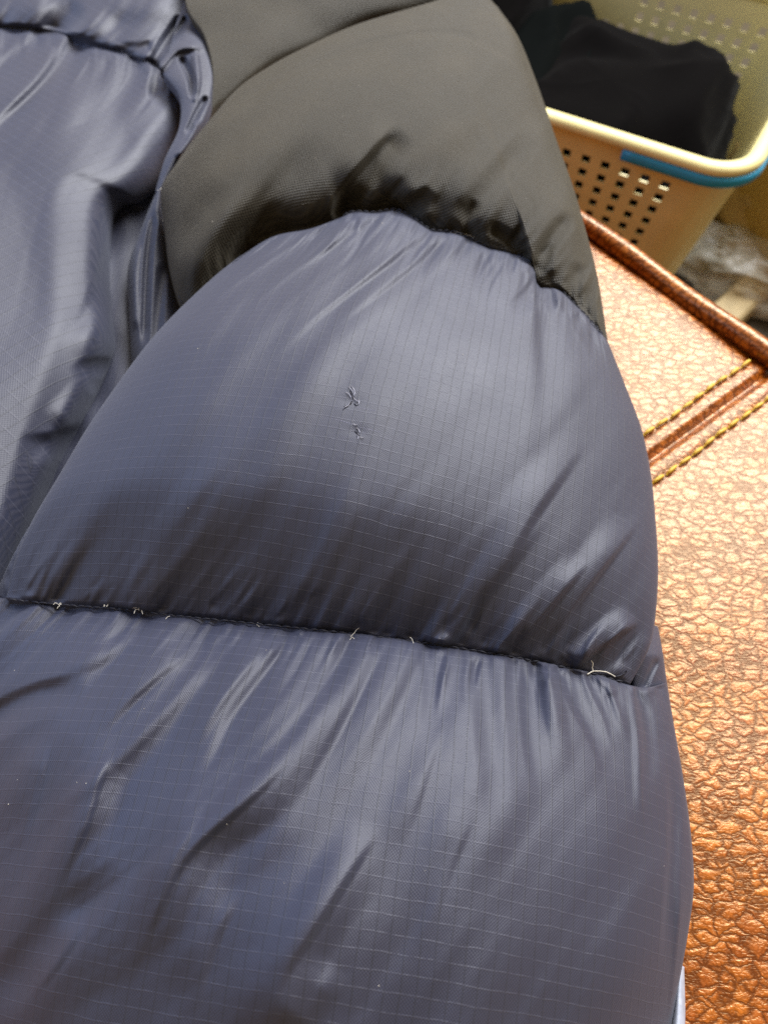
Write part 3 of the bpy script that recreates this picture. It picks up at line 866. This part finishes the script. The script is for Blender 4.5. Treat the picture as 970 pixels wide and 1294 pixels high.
# ------------------------------------------------------------------ laundry basket
ZR = -0.12
q1, q2 = at(690, 138, ZR)[:2], at(880, 198, ZR)[:2]
bx = (q2 - q1) / np.linalg.norm(q2 - q1)
by = np.array([-bx[1], bx[0]])                           # away from the camera
qc = at(946, 216, ZR)[:2]
cr = q1 + bx * np.dot(qc - q1, bx)                        # sharp front-right corner of the rim
BW, BD, BH = 0.46, 0.36, 0.295
basket = empty("laundry_basket", (*(cr - bx * BW / 2 + by * BD / 2), FLOOR_Z))
tag(basket, "cream plastic laundry basket with square holes and blue rim trim", "basket")
BO = np.array(basket.location)
basket.rotation_euler = (0, 0, math.atan2(bx[1], bx[0]))
def rrect(w, d, r, nside, ncorner):
    """rounded rectangle outline, counter-clockwise from the front-left, as list of (x, y, nx, ny)"""
    out = []
    cs = [(w / 2 - r, -d / 2 + r, -90), (w / 2 - r, d / 2 - r, 0), (-w / 2 + r, d / 2 - r, 90), (-w / 2 + r, -d / 2 + r, 180)]
    starts = [(-w / 2 + r, -d / 2), (w / 2, -d / 2 + r), (w / 2 - r, d / 2), (-w / 2, d / 2 - r)]
    ends = [(w / 2 - r, -d / 2), (w / 2, d / 2 - r), (-w / 2 + r, d / 2), (-w / 2, -d / 2 + r)]
    nor = [(0, -1), (1, 0), (0, 1), (-1, 0)]
    for k in range(4):
        for f in nside[k]:
            out.append((starts[k][0] + (ends[k][0] - starts[k][0]) * f, starts[k][1] + (ends[k][1] - starts[k][1]) * f, *nor[k]))
        for i in range(1, ncorner):
            a = math.radians(cs[k][2] + 90 * i / ncorner)
            out.append((cs[k][0] + r * math.cos(a), cs[k][1] + r * math.sin(a), math.cos(a), math.sin(a)))
    return out
def side_fracs(L, pitch, hole, margin):
    n = int((L - 2 * margin) / pitch)
    m = (L - n * pitch + (pitch - hole)) / 2
    f = [0.0]; flag = []
    for i in range(n):
        a = (m + i * pitch) / L; b = (m + i * pitch + hole) / L
        f += [a, b]; flag += [False, True]
    f.append(1.0); flag.append(False)
    return f, flag
RC = 0.042
TAPER = 0.055
LW, LD = BW - 2 * RC, BD - 2 * RC
fw, gw = side_fracs(LW, 0.0222, 0.0094, 0.002)
fd, gd = side_fracs(LD, 0.0222, 0.0094, 0.002)
NCR = 6
colflag = []
for g in (gw, gd, gw, gd): colflag += g + [False] * NCR
colflag = colflag[:]
zrow = [0.0, 0.003]; rowflag = [False]
z = 0.030; rows = []
while z < BH - 0.036:
    rows.append((z, z + 0.0092)); z += 0.0172
rows = rows[::-1]
zl = sorted(set([0.003, BH - 0.004] + [v for r in rows for v in r]))
rowhole = {round(r[0], 5) for r in rows}
def ring(z):
    tp = TAPER * (1 - z / BH)
    return rrect(BW - 2 * tp, BD - 2 * tp, RC, (fw[:-1] + [1.0], fd[:-1] + [1.0], fw[:-1] + [1.0], fd[:-1] + [1.0]), NCR)
verts, faces = [], []
nc = len(ring(0.1))
for zz in zl:
    for (x, y, nx, ny) in ring(zz): verts.append((x, y, zz))
toprows = sorted(rowhole)[-2:]
nfr = len(fw)
for r in range(len(zl) - 1):
    for c in range(nc):
        # which side and column
        k = c; hole = False
        for g, f, sidei in ((gw, fw, 0), (gd, fd, 1), (gw, fw, 2), (gd, fd, 3)):
            span = len(f) + NCR - 1
            if k < span:
                if k < len(g): hole = g[k]
                frac = k / max(1, len(g)); break
            k -= span
        rh = round(zl[r], 5) in rowhole
        if rh and round(zl[r], 5) in toprows and not (frac > 0.55 if sidei == 0 else (frac < 0.5 if sidei == 2 else False)): rh = False
        if hole and rh: continue
        a = r * nc + c; b = r * nc + (c + 1) % nc
        faces.append((a, b, b + nc, a + nc))
wall = mesh_from("basket_wall", verts, faces, M_CREAM, basket)
so = wall.modifiers.new("thickness", 'SOLIDIFY'); so.thickness = 0.0018; so.offset = -1
base = [(x, y, 0.004) for (x, y, _, _) in ring(0.004)]
mesh_from("basket_base", base, [tuple(range(len(base)))], M_CREAM, basket)
def sweep(name, prof, mat, sel=None, extra=0.0):
    """sweep an (outward, z) profile round the rim"""
    ol = rrect(BW, BD, RC, ([i / 30 for i in range(31)],) * 4, 12)
    if sel: ol = ol[sel[0]:sel[1]]
    vs, fs = [], []
    m = len(prof)
    for (x, y, nx, ny) in ol:
        for (o, z) in prof: vs.append((x + nx * o, y + ny * o, z))
    n = len(ol)
    for i in range(n if not sel else n - 1):
        j = (i + 1) % n
        for k in range(m):
            fs.append((i * m + k, j * m + k, j * m + (k + 1) % m, i * m + (k + 1) % m))
    if sel:
        fs.append(tuple(range(m))); fs.append(tuple((n - 1) * m + k for k in range(m))[::-1])
    return mesh_from(name, vs, fs, mat, basket, True)
rim = [(-.0045 + .0085 * math.cos(a), BH - .002 + .0065 * math.sin(a)) for a in np.linspace(0, 2 * math.pi, 16, endpoint=False)]
rim = [(o + .004, z) for o, z in rim]
sweep("rim", rim, M_CREAM)
trim = [(.0015, BH - .017), (.0085, BH - .0165), (.0098, BH - .014), (.0098, BH - .0085), (.0085, BH - .0062), (.0015, BH - .006)]
sweep("blue_trim", trim, M_BLUEP, (24, 60))

# ------------------------------------------------------------------ dark laundry in the basket
def heap(name, c, rx, ry, rz, rot, seed, mat, label, cat, group=None, amp=0.22, inside=False, zmin=None):
    n, m = 72, 48
    vs, fs = [], []
    for j in range(m + 1):
        ph = math.pi * j / m
        for i in range(n):
            th = 2 * math.pi * i / n
            d = Vector((math.sin(ph) * math.cos(th), math.sin(ph) * math.sin(th), math.cos(ph)))
            f = 1.0
            q = d.copy()
            if inside: q = Vector([math.copysign(abs(v) ** .62, v) for v in d])
            p = d * 1.6 + Vector((seed * 3.1, seed * 1.7, 0))
            f += amp * mnoise.noise(p)
            rg = 1 - abs(mnoise.noise(d * 2.6 + Vector((seed, 4, seed))))
            f += amp * 0.55 * (rg ** 3 - .35)
            rg = 1 - abs(mnoise.noise(Vector((d.x * 5.5, d.y * 2.4, d.z * 4)) + Vector((seed, 9, seed))))
            f += amp * (0.10 if inside else 0.28) * (rg ** 4 - .3)
            x, y, z = q.x * rx * f, q.y * ry * f, q.z * rz * f
            if zmin is not None: z = max(z, zmin)
            ca, sa = math.cos(rot), math.sin(rot)
            x, y = x * ca - y * sa, x * sa + y * ca
            if inside:                                   # pressed against the basket walls
                w = Vector(c) + Vector((x, y, z)) - Vector(BO)
                lx, ly = w.x * bx[0] + w.y * bx[1], w.x * by[0] + w.y * by[1]
                h = min(max(w.z, .006), .4)
                tp = TAPER * max(0, 1 - h / BH) + .007
                lx = min(max(lx, -BW / 2 + tp), BW / 2 - tp); ly = min(max(ly, -BD / 2 + tp), BD / 2 - tp)
                ox, oy = abs(lx) - (BW / 2 - TAPER * max(0, 1 - h / BH) - RC), abs(ly) - (BD / 2 - TAPER * max(0, 1 - h / BH) - RC)
                if ox > 0 and oy > 0:
                    g = math.hypot(ox, oy)
                    if g > RC - .008:
                        kk = (RC - .008) / g
                        lx = math.copysign(abs(lx) - ox + ox * kk, lx); ly = math.copysign(abs(ly) - oy + oy * kk, ly)
                w = Vector((bx[0] * lx + by[0] * ly, bx[1] * lx + by[1] * ly, h)) + Vector(BO) - Vector(c)
                x, y, z = w
            vs.append((x, y, z))
    for j in range(m):
        for i in range(n):
            a = j * n + i; b = j * n + (i + 1) % n
            fs.append((a, a + n, b + n, b))
    o = mesh_from(name, vs, fs, mat, None, True)
    o.location = c
    tag(o, label, cat, group)
    return o
def bpt(x, y, z): # basket-local -> world
    p = BO[:2] + bx * x + by * y
    return (float(p[0]), float(p[1]), FLOOR_Z + z)
yaw = basket.rotation_euler[2]
heap("black_garment", bpt(0.048, -0.050, 0.11), .145, .180, .165, yaw, 2.3, M_CLOTH, "crumpled black garment filling the right end of the laundry basket", "clothing", "dark laundry in the basket", .15, True)
heap("dark_garment", bpt(-0.070, -0.045, 0.105), .120, .170, .155, yaw + .3, 5.2, M_CLOTH2, "dark greenish black garment in the middle of the laundry basket", "clothing", "dark laundry in the basket", .22, True)
heap("black_garment", bpt(-0.165, 0.015, 0.13), .090, .17, .185, yaw, 8.1, M_CLOTH, "black garment piled higher at the basket end behind the sleeve", "clothing", "dark laundry in the basket", .16, True)

# ------------------------------------------------------------------ things on the floor beyond the sofa
c = at(930, 262, FLOOR_Z + .06)
heap("canvas_bag", (c[0] + .06, c[1] + .03, FLOOR_Z + .075), .13, .10, .09, -0.6, 3.3, M_BAG, "slumped beige canvas bag on the floor beside the basket", "bag", None, .16, zmin=-.072)
c = at(935, 345, FLOOR_Z + .03)
heap("plastic_bag", (c[0] + .02, c[1], FLOOR_Z + .030), .11, .055, .038, -0.5, 6.4, M_CLEAR, "crumpled clear plastic bag on the floor by the wooden slat", "plastic bag", None, .42, zmin=-.028)
def bar(name, p0, p1, w, h, mat, label, cat):
    p0, p1 = np.array(p0), np.array(p1)
    d = p1 - p0; L = np.linalg.norm(d)
    vs = []
    be = .004
    prof = [(-w / 2 + be, 0), (w / 2 - be, 0), (w / 2, be), (w / 2, h - be), (w / 2 - be, h), (-w / 2 + be, h), (-w / 2, h - be), (-w / 2, be)]
    for x in (-L / 2, L / 2):
        for a, b in prof: vs.append((x, a, b))
    m = len(prof)
    fs = [(k, (k + 1) % m, (k + 1) % m + m, k + m) for k in range(m)] + [tuple(range(m))[::-1], tuple(range(m, 2 * m))]
    o = mesh_from(name, vs, fs, mat)
    o.location = (p0 + p1) / 2
    o.rotation_euler = (0, 0, math.atan2(d[1], d[0]))
    tag(o, label, cat)
    return o
bar("wooden_slat", at(880, 440, FLOOR_Z), at(1010, 315, FLOOR_Z), .042, .03, M_WOOD, "pale beige wooden slat lying on the floor behind the sofa piping", "slat")
c = at(1000, 205, FLOOR_Z + .12)
bar("storage_box", (c[0] - .02, c[1] - .12, FLOOR_Z), (c[0] + .22, c[1] + .02, FLOOR_Z), .20, .17, M_YBOX, "mustard yellow storage box at the right edge beside the basket", "box")
